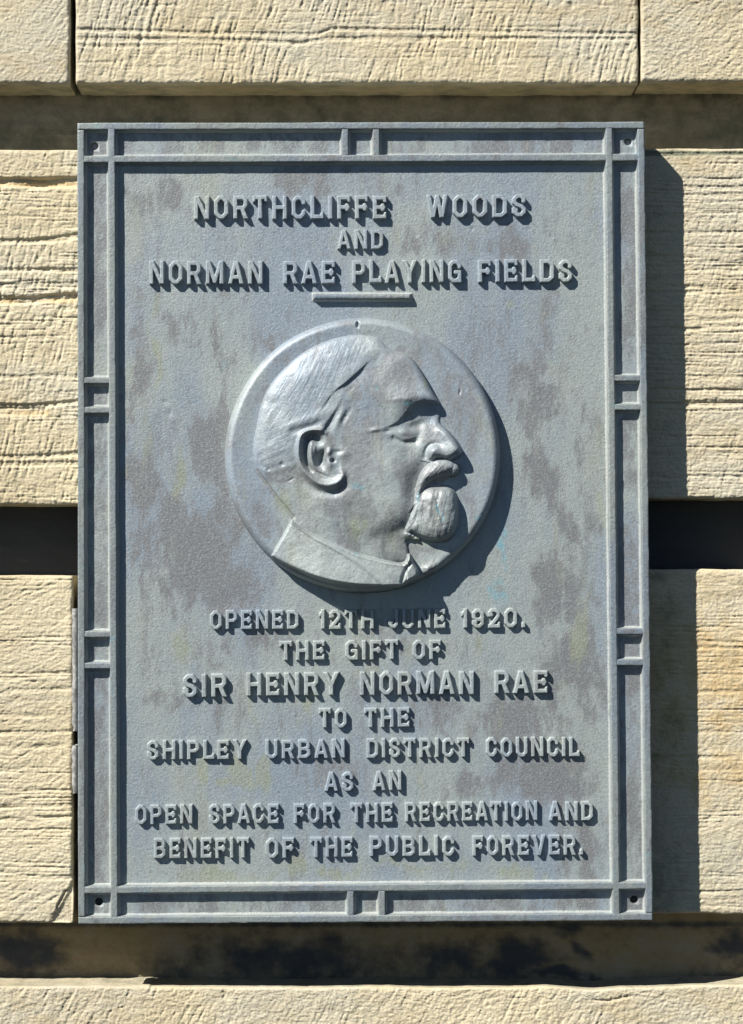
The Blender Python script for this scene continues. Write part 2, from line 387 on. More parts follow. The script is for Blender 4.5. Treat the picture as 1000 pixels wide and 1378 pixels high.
# bottom course
def rel_b(X, Y):
    h = tooling(X, Y, 62, 3.4, 18, 71, 1.2, .48)+grain(X, Y, 75, 0.9)+tooling(X, Y, 20, 4, 40, 77, .5, .5)
    h = h-2.2*np.exp(-((Y-1343-3*np.sin(X/14))/2.0)**2)*sm(790, 805, X)*sm(870, 845, X)
    h = h-2*np.exp(-((X-303)/4)**2-((Y-1341)/7)**2)
    return h+0.8*fbm(X/50, Y/40, 78, 3)
def edge_b(X, Y):
    e = 1.5*fbm(X/90, X*0, 79, 3)+3.5*np.exp(-((X-800)/28)**2)-1.5*np.exp(-((X-735)/20)**2)-3.0*sm(860, 1000, X)+1.5*sm(200, 203, X)
    return e*np.exp(-np.clip(Y-1332, 0, None)/10)
block('bottom block running below the plaque with a wavy chipped top edge', -150, 1150, 1328, 1560, 0.0, BACK, 9, rel_b, st(-0.1, 0.10, 0.05), fx=((-14, 1014),), R=3, edge=edge_b)

# recessed channels between the courses
def channel(label, y0, y1, Yp, seed, stain, stretch=1.0):
    xs = np.arange(-150, 1151, 4.0); ys = np.arange(y0, y1, 3.0)
    X, Y = np.meshgrid(xs, ys)
    H = bedding(X, Y, seed, 0.8, 4, 120)+1.2*fbm(X/60, Y/16, seed+1, 3)+0.3*fbm(X/6, Y/6, seed+2, 2)
    wx, wz = at(X, Y, Yp); V = np.stack([wx, Yp-H*0.001, wz], -1).reshape(-1, 3)
    o = mesh('recessed_channel', V-WO, grid_faces(len(xs), len(ys)), SHADED_STONE, wall, True, stain(X, Y).reshape(-1, 3))
    o['label'] = label
channel('shaded tan channel above the plaque', 60, 260, 0.075, 101, st(lambda X, Y: 0.45*np.exp(-((Y-128)/7)**2), 0.40, lambda X, Y: 0.50+0.15*sm(140, 190, Y)))  # film paints the recess shade into the colour; darker band at top
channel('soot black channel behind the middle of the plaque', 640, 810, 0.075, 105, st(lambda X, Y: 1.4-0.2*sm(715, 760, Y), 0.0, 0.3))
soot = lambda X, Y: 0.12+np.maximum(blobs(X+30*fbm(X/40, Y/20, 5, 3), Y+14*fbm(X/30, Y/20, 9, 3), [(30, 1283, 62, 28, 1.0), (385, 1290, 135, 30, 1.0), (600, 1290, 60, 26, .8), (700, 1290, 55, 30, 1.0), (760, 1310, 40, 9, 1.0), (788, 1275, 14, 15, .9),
      (760, 1248, 25, 8, .9), (990, 1275, 26, 30, .95)]), 0.75*np.exp(-((Y-1244)/5)**2))  # soot blotches, plus a level dark band along the channel top
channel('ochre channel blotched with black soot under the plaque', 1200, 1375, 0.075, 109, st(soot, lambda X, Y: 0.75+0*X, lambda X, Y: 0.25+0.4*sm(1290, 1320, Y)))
# solid core closing the upright joints and the wall behind
def box(name, x0, x1, y0, y1, z0, z1, mat, parent, off):
    V = np.array([(x, y, z) for x in (x0, x1) for y in (y0, y1) for z in (z0, z1)], float)-off
    Fq = [(0, 1, 3, 2), (4, 6, 7, 5), (0, 4, 5, 1), (2, 3, 7, 6), (0, 2, 6, 4), (1, 5, 7, 3)]
    return mesh(name, V, Fq, mat, parent, False)
box('wall_core', -0.68, 0.68, 0.094, 0.30, -0.90, 0.86, MORTAR, wall, WO)

# slivers of old bedding mortar in the joint beside the plaque
def sliver(pts, Yf, depth, seed):
    rows = []; n = len(pts)
    for i, (xl, xr, y) in enumerate(pts):
        xs = np.array([xl, xl+0.8, (xl+xr)/2, xr-0.8, xr]); h = np.array([-1.2, 0.6, 1.0, 0.5, -1.0])+0.8*fbm(np.arange(5)*2.3, np.full(5, y/5), seed, 2)
        if i in (0, n-1): h = h-2.5
        wx, wz = at(xs, np.full(5, y), Yf); rows.append(np.stack([np.r_[wx[0], wx, wx[-1]], np.r_[Yf+depth, Yf-h*.001, Yf+depth], np.r_[wz[0], wz, wz[-1]]], -1))
    V = np.array(rows).reshape(-1, 3)
    Fq = list(grid_faces(7, n)); Fq.append((0, 6, 5, 1)); b = (n-1)*7; Fq.append((b, b+1, b+5, b+6))
    return mesh('mortar_strip', V-WO, Fq, MORTAR, wall, False)
rs = random.Random(4)
def mk(y0, y1, l=97.0, r=103.6):
    return [(l+rs.uniform(-.9, .9)+(1.5 if y > y1-8 else 0), r+rs.uniform(-.5, .3), y) for y in np.arange(y0, y1, 5.0)]
sliver(mk(819, 986), -0.016, 0.05, 3); sliver(mk(1003, 1070, 96.8, 103.0), -0.014, 0.05, 6)

# ------------------------------------------------------------------ the plaque
YF, YPN = -0.050, -0.0395       # front of the frame, face of the panel
plaque = thing('memorial_plaque', 'tall blue grey bronze plaque with raised lettering and a round portrait on the wall', 'plaque', (0.0, -0.001, -0.55))
PO = np.array([0.0, -0.001, -0.55])
# panel outline lines measured on the photo (x of verticals at top / bottom, y of horizontals at left / right)
OL = ((104.0, 165.0), (867.5, 163.5), (879.0, 1238.5), (105.0, 1243.5))
def quad(u, v):            # 0..1 across the plaque in photo points (the plaque is a rectangle seen slightly from below)
    (ax, ay), (bx, by), (cx, cy), (dx, dy) = OL
    return (ax*(1-u)+bx*u)*(1-v)+(dx*(1-u)+cx*u)*v, (ay*(1-u)+by*u)*(1-v)+(dy*(1-u)+cy*u)*v

HOLES = [(127, 196.5, 5.2), (845, 190.5, 5.0), (133, 1213.5, 5.6), (853.5, 1210.5, 5.4)]
def panel_h(X, Y):
    h = 0.16*fbm(X/45, Y/45, 200, 3)+0.10*fbm(X/7, Y/7, 203, 3)
    for (x, y, r, d) in ((222, 541, 3.0, .9), (228, 556, 4, .8), (636, 308, 1.4, 1.6), (742, 318, 3, .6), (560, 316, 2, .6), (712, 309, 2, .7), (392, 959, 1.6, .9), (300, 471, 2, .5), (180, 1098, 5, .5), (236, 1100, 4, .5), (780, 700, 2, .7), (745, 465, 2, .5), (795, 520, 2, .5), (250, 990, 2.5, .5)):
        h = h-d*np.exp(-((X-x)**2+(Y-y)**2)/r**2)
    return h
def panel_stain(X, Y):
    wx = X+22*fbm(X/60, Y/60, 210, 3); wy = Y+28*fbm(X/60, Y/60, 214, 3)
    pu = blobs(wx, wy, [(240, 275, 60, 28, .5), (400, 240, 120, 22, .5), (270, 440, 40, 40, .45), (190, 500, 26, 70, .6), (285, 600, 26, 42, .95), (190, 650, 24, 60, .7), (255, 735, 62, 60, .95), (300, 790, 40, 40, .7),
          (330, 470, 35, 30, .4), (640, 330, 110, 25, .45), (740, 390, 40, 50, .5), (720, 520, 24, 50, .7), (740, 630, 26, 46, .8), (770, 700, 20, 50, .6), (745, 790, 40, 50, .75), (790, 620, 22, 90, .4),
          (700, 960, 60, 60, .85), (600, 950, 60, 30, .5), (770, 900, 50, 60, .8), (740, 1040, 60, 45, .85), (640, 1060, 60, 26, .6), (240, 950, 40, 20, .6), (300, 950, 26, 26, .5), (430, 1030, 50, 30, .55), (350, 860, 60, 30, .35),
          (790, 1120, 30, 70, .5), (520, 870, 60, 30, .4)])
    gr = blobs(wx, wy, [(212, 470, 10, 70, .75), (236, 640, 14, 60, .5), (200, 590, 14, 70, .45), (278, 1042, 11, 34, 1.2), (335, 1045, 20, 30, 1.2), (366, 1040, 14, 34, 1.1), (310, 1062, 30, 12, .8), (410, 950, 12, 30, .7), (560, 1040, 10, 26, .6), (660, 870, 10, 24, .6), (300, 1178, 60, 14, .8), (690, 1172, 80, 12, .7), (245, 860, 16, 40, .6), (205, 950, 20, 16, .6), (340, 950, 10, 30, .55), (262, 950, 8, 30, .5),
          (777, 860, 14, 60, .8), (770, 930, 12, 30, .6), (690, 400, 36, 12, .5), (500, 1172, 330, 14, .6), (480, 900, 30, 16, .4), (745, 590, 24, 50, .35), (300, 330, 60, 20, .3), (820, 700, 6, 400, .6)])
    cy = blobs(wx, wy, [(668, 790, 12, 44, .72), (676, 730, 9, 34, .75), (240, 525, 40, 30, .25), (372, 420, 30, 10, .3), (300, 480, 30, 30, .3), (210, 1150, 20, 30, .35), (752, 845, 3, 26, .5)])
    ch = np.maximum(np.maximum(sm(149, 144, X), sm(829, 834, X)), np.maximum(sm(209, 204, Y), sm(1200, 1206, Y)))
    pu = np.maximum(pu, 0.42*ch)
    return np.stack([pu, gr, cy], -1)
# panel with real screw holes
xs = np.unique(np.concatenate([np.arange(108, 876, 2.0)]+[np.array([x-8, x+8]) for x, y, r in HOLES]))
ys = np.unique(np.concatenate([np.arange(168, 1238, 2.0)]+[np.array([y-8, y+8]) for x, y, r in HOLES]))
X, Y = np.meshgrid(xs, ys); ny, nx = X.shape
wx, wz = at(X, Y, YPN); V = np.stack([wx, YPN-panel_h(X, Y)*.001, wz], -1).reshape(-1, 3); Fq = grid_faces(nx, ny)
cxm = (X[:-1, :-1]+X[1:, 1:])/2; cym = (Y[:-1, :-1]+Y[1:, 1:])/2
keep = np.ones(cxm.shape, bool)
# stay inside the slightly widening outline
lft = 104+(cym-165)/1078*1+4; rgt = 867.5+(cym-163.5)/1075*11.5-4
keep &= (cxm > lft) & (cxm < rgt) & (cym < 1240-(cxm-105)/774*5-2)
for x, y, r in HOLES: keep &= ~((np.abs(cxm-x) < 8) & (np.abs(cym-y) < 8))
Fq = Fq[keep.ravel()]; S = panel_stain(X, Y).reshape(-1, 3)
VV = [V]; SS = [S]; FF = [Fq]; cnt = len(V)
for hx, hy, r in HOLES:
    n = 32; a = np.arange(n)/n*2*math.pi
    sq = np.stack([np.cos(a), np.sin(a)], -1); sq = sq/np.abs(sq).max(1)[:, None]*8.0
    rings = [(sq[:, 0], sq[:, 1], 0.0), (np.cos(a)*(r+.5), np.sin(a)*(r+.5), 0.0), (np.cos(a)*r, np.sin(a)*r, -0.7), (np.cos(a)*r*.97, np.sin(a)*r*.97, -9.0)]
    for k, (dx, dy, h) in enumerate(rings):
        wx, wz = at(hx+dx, hy+dy, YPN); VV.append(np.stack([wx, np.full(n, YPN-h*.001-(0.00002 if k == 0 else 0)), wz], -1)); SS.append(np.tile([.4, 0, 0], (n, 1)))
        if k:
            i = np.arange(n); j = (i+1) % n; b0 = cnt+(k-1)*n; b1 = cnt+k*n
            FF.append(np.stack([b0+i, b0+j, b1+j, b1+i], -1))
    cnt += n*4
back_panel = mesh('back_panel', np.concatenate(VV)-PO, np.concatenate(FF), PATINA, plaque, True, np.concatenate(SS))
for k, (hx, hy, r) in enumerate(HOLES):
    n = 20; a = np.arange(n)/n*2*math.pi; d = (5.0, 5.0, 8.0, 8.5)[k]; Yb = YPN+d*.001
    rings = [(r*.96, 0), (r*.6, .5), (r*.2, .7)]
    V = []; 
    for rr, h in rings:
        wx, wz = at(hx+np.cos(a)*rr, hy+np.sin(a)*rr, YPN); V.append(np.stack([wx, np.full(n, Yb-h*.001), wz], -1))
    V = np.concatenate(V); i = np.arange(n); j = (i+1) % n; Fq = np.concatenate([np.stack([i+q*n, j+q*n, j+(q+1)*n, i+(q+1)*n], -1) for q in (0, 1)])
    wx, wz = at(hx, hy, YPN); V = np.vstack([V, [[wx, Yb-.0008, wz]]])
    F3 = np.stack([i+2*n, j+2*n, np.full(n, 3*n)], -1)
    mesh('screw_plug', V-PO, Fq, (DARK if k > 1 else MORTAR), plaque, True, None, F3)

# ---- raised frame: strips swept with a draughted, slightly wobbly section
def strips_mesh(name, segs, label=None, top=YF, cell=0.8, bev=1.2, seed=0, hmax=None):
    """segs: (xa, ya, xb, yb, halfwidth) in photo points, union of flat-topped bars as one cast surface"""
    x0 = min(min(s[0], s[2])-s[4] for s in segs)-5; x1 = max(max(s[0], s[2])+s[4] for s in segs)+5
    y0 = min(min(s[1], s[3])-s[4] for s in segs)-5; y1 = max(max(s[1], s[3])+s[4] for s in segs)+5
    X, Y = np.meshgrid(np.arange(x0, x1, cell), np.arange(y0, y1, cell))
    D = np.full(X.shape, -99.0)
    for (xa, ya, xb, yb, hw) in segs:
        dx, dy = xb-xa, yb-ya; L = math.hypot(dx, dy); ux, uy = dx/L, dy/L
        t = (X-xa)*ux+(Y-ya)*uy; s = np.abs(-(X-xa)*uy+(Y-ya)*ux)
        D = np.maximum(D, np.minimum(hw-s, np.minimum(t, L-t)))
    D = D+0.45+0.35*fbm(X/14, Y/14, 300+seed, 3)
    hh = (YPN-top)*1000
    prof = np.where(D > bev, 1-0.05*np.exp(-(D-bev)/0.6), np.where(D > 0, 0.24+0.71*np.clip(D/bev, 0, 1), 0.24*np.exp(np.clip(D, -9, 0)/1.1)-0.025))
    H = prof*hh+0.22*fbm(X/20, Y/20, 310+seed, 3)*(D > 0)+0.14*fbm(X/4, Y/4, 315, 2)
    lo = 104+(Y-165)/1078; hi = 867.5+(Y-163.5)/1075*11.5; tp = 165-(X-104)/763*1.5; bt = 1243.5-(X-105)/774*5
    m = (D > -3.4) & (X > lo-.1) & (X < hi+.1) & (Y > tp-.1) & (Y < bt+.1); ny, nx = X.shape
    f = grid_faces(nx, ny); mm = (m[:-1, :-1] & m[1:, 1:] & m[1:, :-1] & m[:-1, 1:]).ravel()
    f = f[mm]; used = np.unique(f); re = np.full(nx*ny, -1); re[used] = np.arange(len(used))
    wx, wz = at(X, Y, top); V = np.stack([wx, YPN-H*.001, wz], -1).reshape(-1, 3)[used]
    S = panel_stain(X, Y).reshape(-1, 3)[used]*np.array([0.35, 0.5, 1.0]); ed = D.reshape(-1)[used]; S[:, 1] = np.maximum(S[:, 1], 1.3*np.exp(-((ed+0.5)/1.3)**2)*(0.75+0.25*sm(.2, .6, vn(X/9, Y/9, 77).reshape(-1)[used]))); S[:, 2] += 0.25*(vn(X/50, Y/12, 8).reshape(-1)[used] > .66)  # G along the fillets paints in bright sunlit edges over some deposit
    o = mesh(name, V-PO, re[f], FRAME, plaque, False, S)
    if label: o['label'] = label
    return o
# outer border: sides run back to the wall
OC = [(108.7, 169.7), (862.6, 168.2), (873.9, 1233.8), (109.7, 1238.8)]   # centre lines
hw = 5.3
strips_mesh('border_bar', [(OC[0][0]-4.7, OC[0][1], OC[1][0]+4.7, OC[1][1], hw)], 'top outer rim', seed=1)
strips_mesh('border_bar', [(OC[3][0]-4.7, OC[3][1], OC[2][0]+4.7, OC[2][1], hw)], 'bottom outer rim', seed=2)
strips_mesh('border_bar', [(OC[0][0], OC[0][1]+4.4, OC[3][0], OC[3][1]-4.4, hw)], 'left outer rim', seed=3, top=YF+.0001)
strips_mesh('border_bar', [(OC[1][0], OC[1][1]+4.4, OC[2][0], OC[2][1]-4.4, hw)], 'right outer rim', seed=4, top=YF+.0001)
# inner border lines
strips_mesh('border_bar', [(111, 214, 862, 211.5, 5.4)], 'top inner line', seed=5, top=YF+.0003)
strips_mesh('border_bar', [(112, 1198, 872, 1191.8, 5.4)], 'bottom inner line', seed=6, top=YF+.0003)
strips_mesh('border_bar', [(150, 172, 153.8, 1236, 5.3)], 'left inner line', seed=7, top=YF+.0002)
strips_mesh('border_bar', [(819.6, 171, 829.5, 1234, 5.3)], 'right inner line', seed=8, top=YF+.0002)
cross = [((464.3, 172, 464.4, 210), 'v'), ((506.2, 172, 506.3, 210), 'v'), ((471.8, 1198, 471.9, 1234), 'v'), ((514, 1198, 514.1, 1233), 'v'),
         ((111, 511.8, 151, 511.7), 'h'), ((111, 551.8, 151, 551.6), 'h'), ((111, 853.6, 152, 853.4), 'h'), ((111, 896, 152, 895.8), 'h'),
         ((822, 508.8, 864, 508.7), 'h'), ((822, 547.8, 864, 547.6), 'h'), ((825, 849.8, 868, 849.6), 'h'), ((825, 891.6, 868, 891.4), 'h')]
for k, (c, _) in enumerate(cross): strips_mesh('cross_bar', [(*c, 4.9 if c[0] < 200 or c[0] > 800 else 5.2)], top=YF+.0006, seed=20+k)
# cast sides of the plate
def side_wall():
    n = 60; P = []
    for (a, b) in ((0, 1), (1, 2), (2, 3), (3, 0)):
        for t in np.arange(n)/n: P.append((OL[a][0]*(1-t)+OL[b][0]*t, OL[a][1]*(1-t)+OL[b][1]*t))
    P = np.array(P); cx, cy = 490, 703
    rows = []
    for (inset, yy) in ((0.9, YF+.0012), (0.15, YF+.0022), (0.0, YF+.006), (0.0, -.02), (0.6, -.004)):
        q = P.copy(); q[:, 0] += np.where(P[:, 0] < cx, inset, -inset)*1; q[:, 1] += np.where(P[:, 1] < cy, inset, -inset)
        q = q+0.25*np.stack([fbm(P[:, 1]/18, P[:, 0]/18, 5, 2), fbm(P[:, 0]/18, P[:, 1]/18, 7, 2)], -1)
        wx, wz = at(q[:, 0], q[:, 1], YF); rows.append(np.stack([wx, np.full(len(q), yy), wz], -1))
    L = len(P); V = np.concatenate(rows); i = np.arange(L); j = (i+1) % L
    Fq = np.concatenate([np.stack([i+k*L, j+k*L, j+(k+1)*L, i+(k+1)*L], -1) for k in range(len(rows)-1)])
    o = mesh('plate_edge', V-PO, Fq, PATINA, plaque, True)
side_wall()

# ---- underline
strips_mesh('underline_bar', [(421.5, 398.9, 553.5, 398.9, 4.2)], 'short level bar under the second name line', top=YPN-.0085, bev=2.0, seed=40)

# ------------------------------------------------------------------ raised letters
G = {}
def g(ch, w, *strokes): G[ch] = (w, strokes)
k_ = 0.10                       # half stroke
O_ = lambda w: [(k_, .26), (k_, .74), (.26, .9), (w-.26, .9), (w-k_, .74), (w-k_, .26), (w-.26, k_), (.26, k_), (k_, .26)]
g('O', .66, O_(.66)); g('0', .66, O_(.66))
g('N', .70, [(k_, 0), (k_, 1)], [(k_+.02, .98), (.60-.02, .02)], [(.60, 0), (.60, 1)])
g('R', .68, [(k_, 0), (k_, 1)], [(k_, .9), (.44, .9), (.56, .80), (.56, .60), (.46, .47), (k_, .47)], [(.38, .47), (.60, -.03)])
g('T', .66, [(0, .9), (.66, .9)], [(.33, 0), (.33, .9)], [(.05, .80), (.05, .9)], [(.61, .80), (.61, .9)])
g('H', .68, [(k_, 0), (k_, 1)], [(.58, 0), (.58, 1)], [(k_, .5), (.58, .5)])
g('C', .64, [(.54, .70), (.54, .76), (.40, .9), (.24, .9), (k_, .76), (k_, .24), (.24, k_), (.40, k_), (.54, .24), (.54, .31)])
g('L', .60, [(k_, 0), (k_, 1)], [(k_, k_), (.60, k_)], [(.54, .1), (.54, .22)])
g('I', .20, [(k_, 0), (k_, 1)])
g('F', .60, [(k_, 0), (k_, 1)], [(k_, .9), (.60, .9)], [(k_, .5), (.48, .5)], [(.55, .80), (.55, .9)], [(.44, .42), (.44, .58)])
g('E', .62, [(k_, 0), (k_, 1)], [(k_, .9), (.60, .9)], [(k_, .5), (.48, .5)], [(k_, k_), (.62, k_)], [(.55, .80), (.55, .9)], [(.44, .42), (.44, .58)], [(.57, .1), (.57, .22)])
g('W', .92, [(.08, 1.02), (.27, .04)], [(.27, .04), (.46, .94)], [(.46, .94), (.65, .04)], [(.65, .04), (.84, 1.02)])
g('D', .66, [(k_, 0), (k_, 1)], [(0, .9), (.40, .9), (.56, .76), (.56, .24), (.40, k_), (0, k_)])
g('S', .62, [(.52, .69), (.52, .78), (.40, .9), (.24, .9), (k_+.01, .78), (k_+.01, .64), (.22, .54), (.42, .46), (.52, .36), (.52, .22), (.40, k_), (.24, k_), (k_, .22), (k_, .34)], [(.03, .315), (.18, .30)])
g('A', .74, [(.09, -.02), (.36, .98)], [(.38, .98), (.65, -.02)], [(.2, .30), (.54, .30)])
g('M', .84, [(k_, 0), (k_, 1)], [(.74, 0), (.74, 1)], [(k_+.02, .98), (.42, .12)], [(.42, .12), (.72, .98)])
g('P', .64, [(k_, 0), (k_, 1)], [(k_, .9), (.42, .9), (.54, .79), (.54, .56), (.42, .45), (k_, .45)])
g('Y', .72, [(.08, 1.02), (.36, .45)], [(.64, 1.02), (.36, .45)], [(.36, 0), (.36, .47)])
g('G', .66, [(.55, .70), (.55, .76), (.42, .9), (.24, .9), (k_, .76), (k_, .24), (.24, k_), (.42, k_), (.56, .22), (.56, .46), (.36, .46)], [(.57, 0), (.57, .46)])
g('J', .56, [(.46, 1), (.46, .24), (.34, k_), (.22, k_), (k_, .24), (k_, .36)], [(.02, .34), (.2, .34)])
g('U', .66, [(k_, 1), (k_, .24), (.24, k_), (.42, k_), (.56, .24), (.56, 1)])
g('B', .66, [(k_, 0), (k_, 1)], [(k_, .9), (.42, .9), (.53, .80), (.53, .61), (.44, .51), (k_, .51)], [(.40, .51), (.56, .40), (.56, .22), (.42, k_), (k_, k_)])
g('V', .70, [(.08, 1.02), (.35, .03)], [(.62, 1.02), (.35, .03)])
g('1', .34, [(.22, 0), (.22, 1)], [(.22, .86), (.04, .70)])
g('2', .62, [(.09, .66), (.09, .76), (.22, .9), (.40, .9), (.53, .76), (.53, .62), (.12, .10)], [(0, k_), (.62, k_)], [(.57, .1), (.57, .22)], [(.02, .68), (.18, .68)])
g('9', .62, [(.52, .55), (.40, .44), (.24, .44), (k_, .56), (k_, .77), (.24, .9), (.38, .9), (.52, .77), (.52, .24), (.38, k_), (.24, k_), (k_, .22), (k_, .30)], [(.02, .30), (.18, .30)])
g('.', .22, [(.11, .0), (.11, .20)])
GM = {}
def glyph(ch):
    if ch in GM: return GM[ch]
    wd, strokes = G[ch]; c = 1/60.0
    X, Z = np.meshgrid(np.arange(-.07, wd+.07, c), np.arange(1.07, -.07, -c))
    D = np.full(X.shape, -9.0)
    for s in strokes:
        d, _, _ = pol(s, X, Z); D = np.maximum(D, k_+.013-d)
    bx = np.minimum(np.minimum(X, wd-X), np.minimum(Z, 1-Z))+0.012
    D = np.minimum(D, bx)
    D = D+0.007*fbm(X*6, Z*6, ord(ch), 2)
    sl = 0.022; H0 = 0.250
    H = np.where(D < sl, D/sl*H0*0.88, H0*(0.88+0.12*np.clip((D-sl)/0.026, 0, 1)))
    H = np.maximum(H, -0.04)+0.006*fbm(X*7, Z*7, ord(ch)+5, 2)*(D > 0)
    m = D > -0.012; ny, nx = X.shape; f = grid_faces(nx, ny); f = f[(m[:-1, :-1] | m[1:, 1:] | m[1:, :-1] | m[:-1, 1:]).ravel()]
    used = np.unique(f); re = np.full(nx*ny, -1); re[used] = np.arange(len(used))
    V = np.stack([X, -H, Z], -1).reshape(-1, 3)[used]
    o = mesh('letter', V, re[f], LETTER); me = o.data; sc.collection.objects.unlink(o); bpy.data.objects.remove(o)
    GM[ch] = me; return me
GAP = 0.20
def text_line(label, words):
    x0, yb = words[0][1], words[0][4]
    lx, lz = at(x0, yb, YPN); e = bpy.data.objects.new('text_line', None); e.empty_display_size = .02
    e.location = (float(lx)-PO[0], YPN-PO[1], float(lz)-PO[2]); e['label'] = label; link(e, plaque)
    for (txt, xa, xb, yt, yb) in words:
        ym = YPN-0.007                                   # survey plane: face of the letters
        ax, az = at(xa, yb, ym); bx, bz = at(xb, yb, ym); tx, tz = at(xa, yt, ym)
        H = float(tz-az); W = float(bx-ax)
        adv = sum(G[c][0] for c in txt)+GAP*(len(txt)-1)
        for a, b in zip(txt, txt[1:]):
            if a+b in ('AY', 'LA', 'AT', 'RA', 'LE', 'PA', 'AC'): adv -= .06
        fx = W/(adv*H); x = float(ax)
        for i, c in enumerate(txt):
            if i and txt[i-1]+c in ('AY', 'LA', 'AT', 'RA', 'LE', 'PA', 'AC'): x -= .06*fx*H
            o = bpy.data.objects.new('letter', glyph(c)); rr = random.Random(int(xa*7+yb+i*13))
            o.location = (x-float(lx), 0, float(az)-float(lz)+rr.uniform(-.0004, .0004))
            o.scale = (fx*H, min(H, .031)*1.0, H*rr.uniform(.985, 1.015)); o.rotation_euler = (0, rr.uniform(-.012, .012), 0)
            link(o, e); x += (G[c][0]+GAP)*fx*H
text_line('top line reading NORTHCLIFFE WOODS', [('NORTHCLIFFE', 261, 520.5, 263.5, 295.2), ('WOODS', 574.5, 708.5, 261.5, 292.8)])
text_line('second line reading AND', [('AND', 454, 516, 309, 335.2)])
text_line('third line reading NORMAN RAE PLAYING FIELDS', [('NORMAN', 201, 354, 351, 382.8), ('RAE', 381, 451.2, 350.5, 381.8), ('PLAYING', 474, 621.5, 349.5, 381), ('FIELDS', 643.6, 770.5, 349, 380)])
text_line('dated line reading OPENED 12TH JUNE 1920', [('OPENED', 282.6, 402.4, 821.5, 847.3), ('12TH', 429.2, 503.5, 820.5, 846.8), ('JUNE', 522.7, 600, 819.5, 846), ('1920.', 621, 707.8, 819, 845.5)])
text_line('line reading THE GIFT OF', [('THE', 376.3, 437.2, 862.4, 888.7), ('GIFT', 464.8, 536.4, 861.8, 888.2), ('OF', 555.6, 593.6, 861.4, 888)])
text_line('line reading SIR HENRY NORMAN RAE', [('SIR', 245.7, 305.8, 907, 938.4), ('HENRY', 332, 456.8, 905.6, 936.8), ('NORMAN', 484.5, 638.3, 903.8, 935.6), ('RAE', 665.8, 737.6, 903, 933.8)])
text_line('line reading TO THE', [('TO', 429, 467, 953.8, 980), ('THE', 490.3, 551.8, 952.8, 979)])
text_line('line reading SHIPLEY URBAN DISTRICT COUNCIL', [('SHIPLEY', 197.5, 332, 997, 1022.8), ('URBAN', 357.4, 464.6, 996, 1021.3), ('DISTRICT', 493.4, 632, 994, 1020.2), ('COUNCIL', 654.4, 780.8, 992.8, 1019.2)])
text_line('line reading AS AN', [('AS', 436.6, 476, 1039, 1065.2), ('AN', 501.4, 540.8, 1037.8, 1064.2)])
text_line('line reading OPEN SPACE FOR THE RECREATION AND', [('OPEN', 181.5, 259.2, 1083.4, 1109.8), ('SPACE', 281, 375.4, 1082.6, 1109), ('FOR', 395.4, 451.6, 1081.8, 1108.2), ('THE', 472, 529, 1081, 1107.4), ('RECREATION', 545.4, 723.8, 1080, 1106), ('AND', 739, 798.8, 1079, 1105)])
text_line('bottom line reading BENEFIT OF THE PUBLIC FOREVER', [('BENEFIT', 207, 335.2, 1128.6, 1156), ('OF', 357.4, 396, 1127.8, 1155), ('THE', 417.5, 474.8, 1127.2, 1154.2), ('PUBLIC', 497.6, 612, 1126, 1153), ('FOREVER.', 636.2, 785.6, 1125, 1152)])

# ------------------------------------------------------------------ medallion and portrait
# survey coordinates: 1000 units = 430 photo points, origin (290, 410)
SC = 430/1000.0; CELL = 1.32
gx = np.arange(14, 912, CELL); gy = np.arange(22, 922, CELL)
X, Y = np.meshgrid(gx, gy)
def gs(cx, cy, rx, ry=None, rot=0):
    ry = ry or rx; c, s = math.cos(math.radians(rot)), math.sin(math.radians(rot))
    u = (X-cx)*c+(Y-cy)*s; v = -(X-cx)*s+(Y-cy)*c
    return np.exp(-(u/rx)**2-(v/ry)**2)
def rg(pts, hs, ws, k=5):
    """soft ridge (or groove) along a curve"""
    c = curve(pts, k); n = len(pts)
    d, s, t = pol(c, X, Y); t = t/k
    h = along(hs if hasattr(hs, '__len__') else [hs]*n, t); w_ = along(ws if hasattr(ws, '__len__') else [ws]*n, t)
    return h*np.exp(-(d/w_)**2)
def stp(pts, hs, up, dn, soft=2.5, k=5, side=-1, sh=0.5):
    """step: high on one side of the curve, fading away on both"""
    c = curve(pts, k); n = len(pts); d, s, t = pol(c, X, Y); t = t/k
    h = along(hs if hasattr(hs, '__len__') else [hs]*n, t)
    sd = s*d*side
    # fade beyond the ends of the curve
    endf = np.ones(X.shape)
    return h*np.where(sd > 0, np.tanh(sd/soft*(1-sh)/sh)*np.exp(-(sd/up)**2)*sh, np.tanh(sd/soft)*np.exp(-(sd/dn)**2)*(1-sh))
def smax(a, b, k): 
    h = np.clip(0.5+0.5*(a-b)/k, 0, 1); return b*(1-h)+a*h+k*h*(1-h)
def dome(d, R):
    t = np.clip(d/R, 0, 1); return np.sqrt(np.clip(1-(1-t)**2, 0, 1))

# disc (thickness 22 mm over the panel)
cx0, cy0, r0_ = 462, 470, 432
rr = np.hypot(X-cx0, Y-cy0)+2.0*fbm(X/200, Y/200, 400, 2)
dd = r0_-rr
disc = np.where(dd > 0, 22*(0.30+0.70*dome(dd, 26)), 22*0.30+dd*3.2)
disc = disc-1.6*sm(20, 75, dd)*sm(200, 100, dd)*0.5
disc = disc+0.5*fbm(X/120, Y/120, 402, 3)
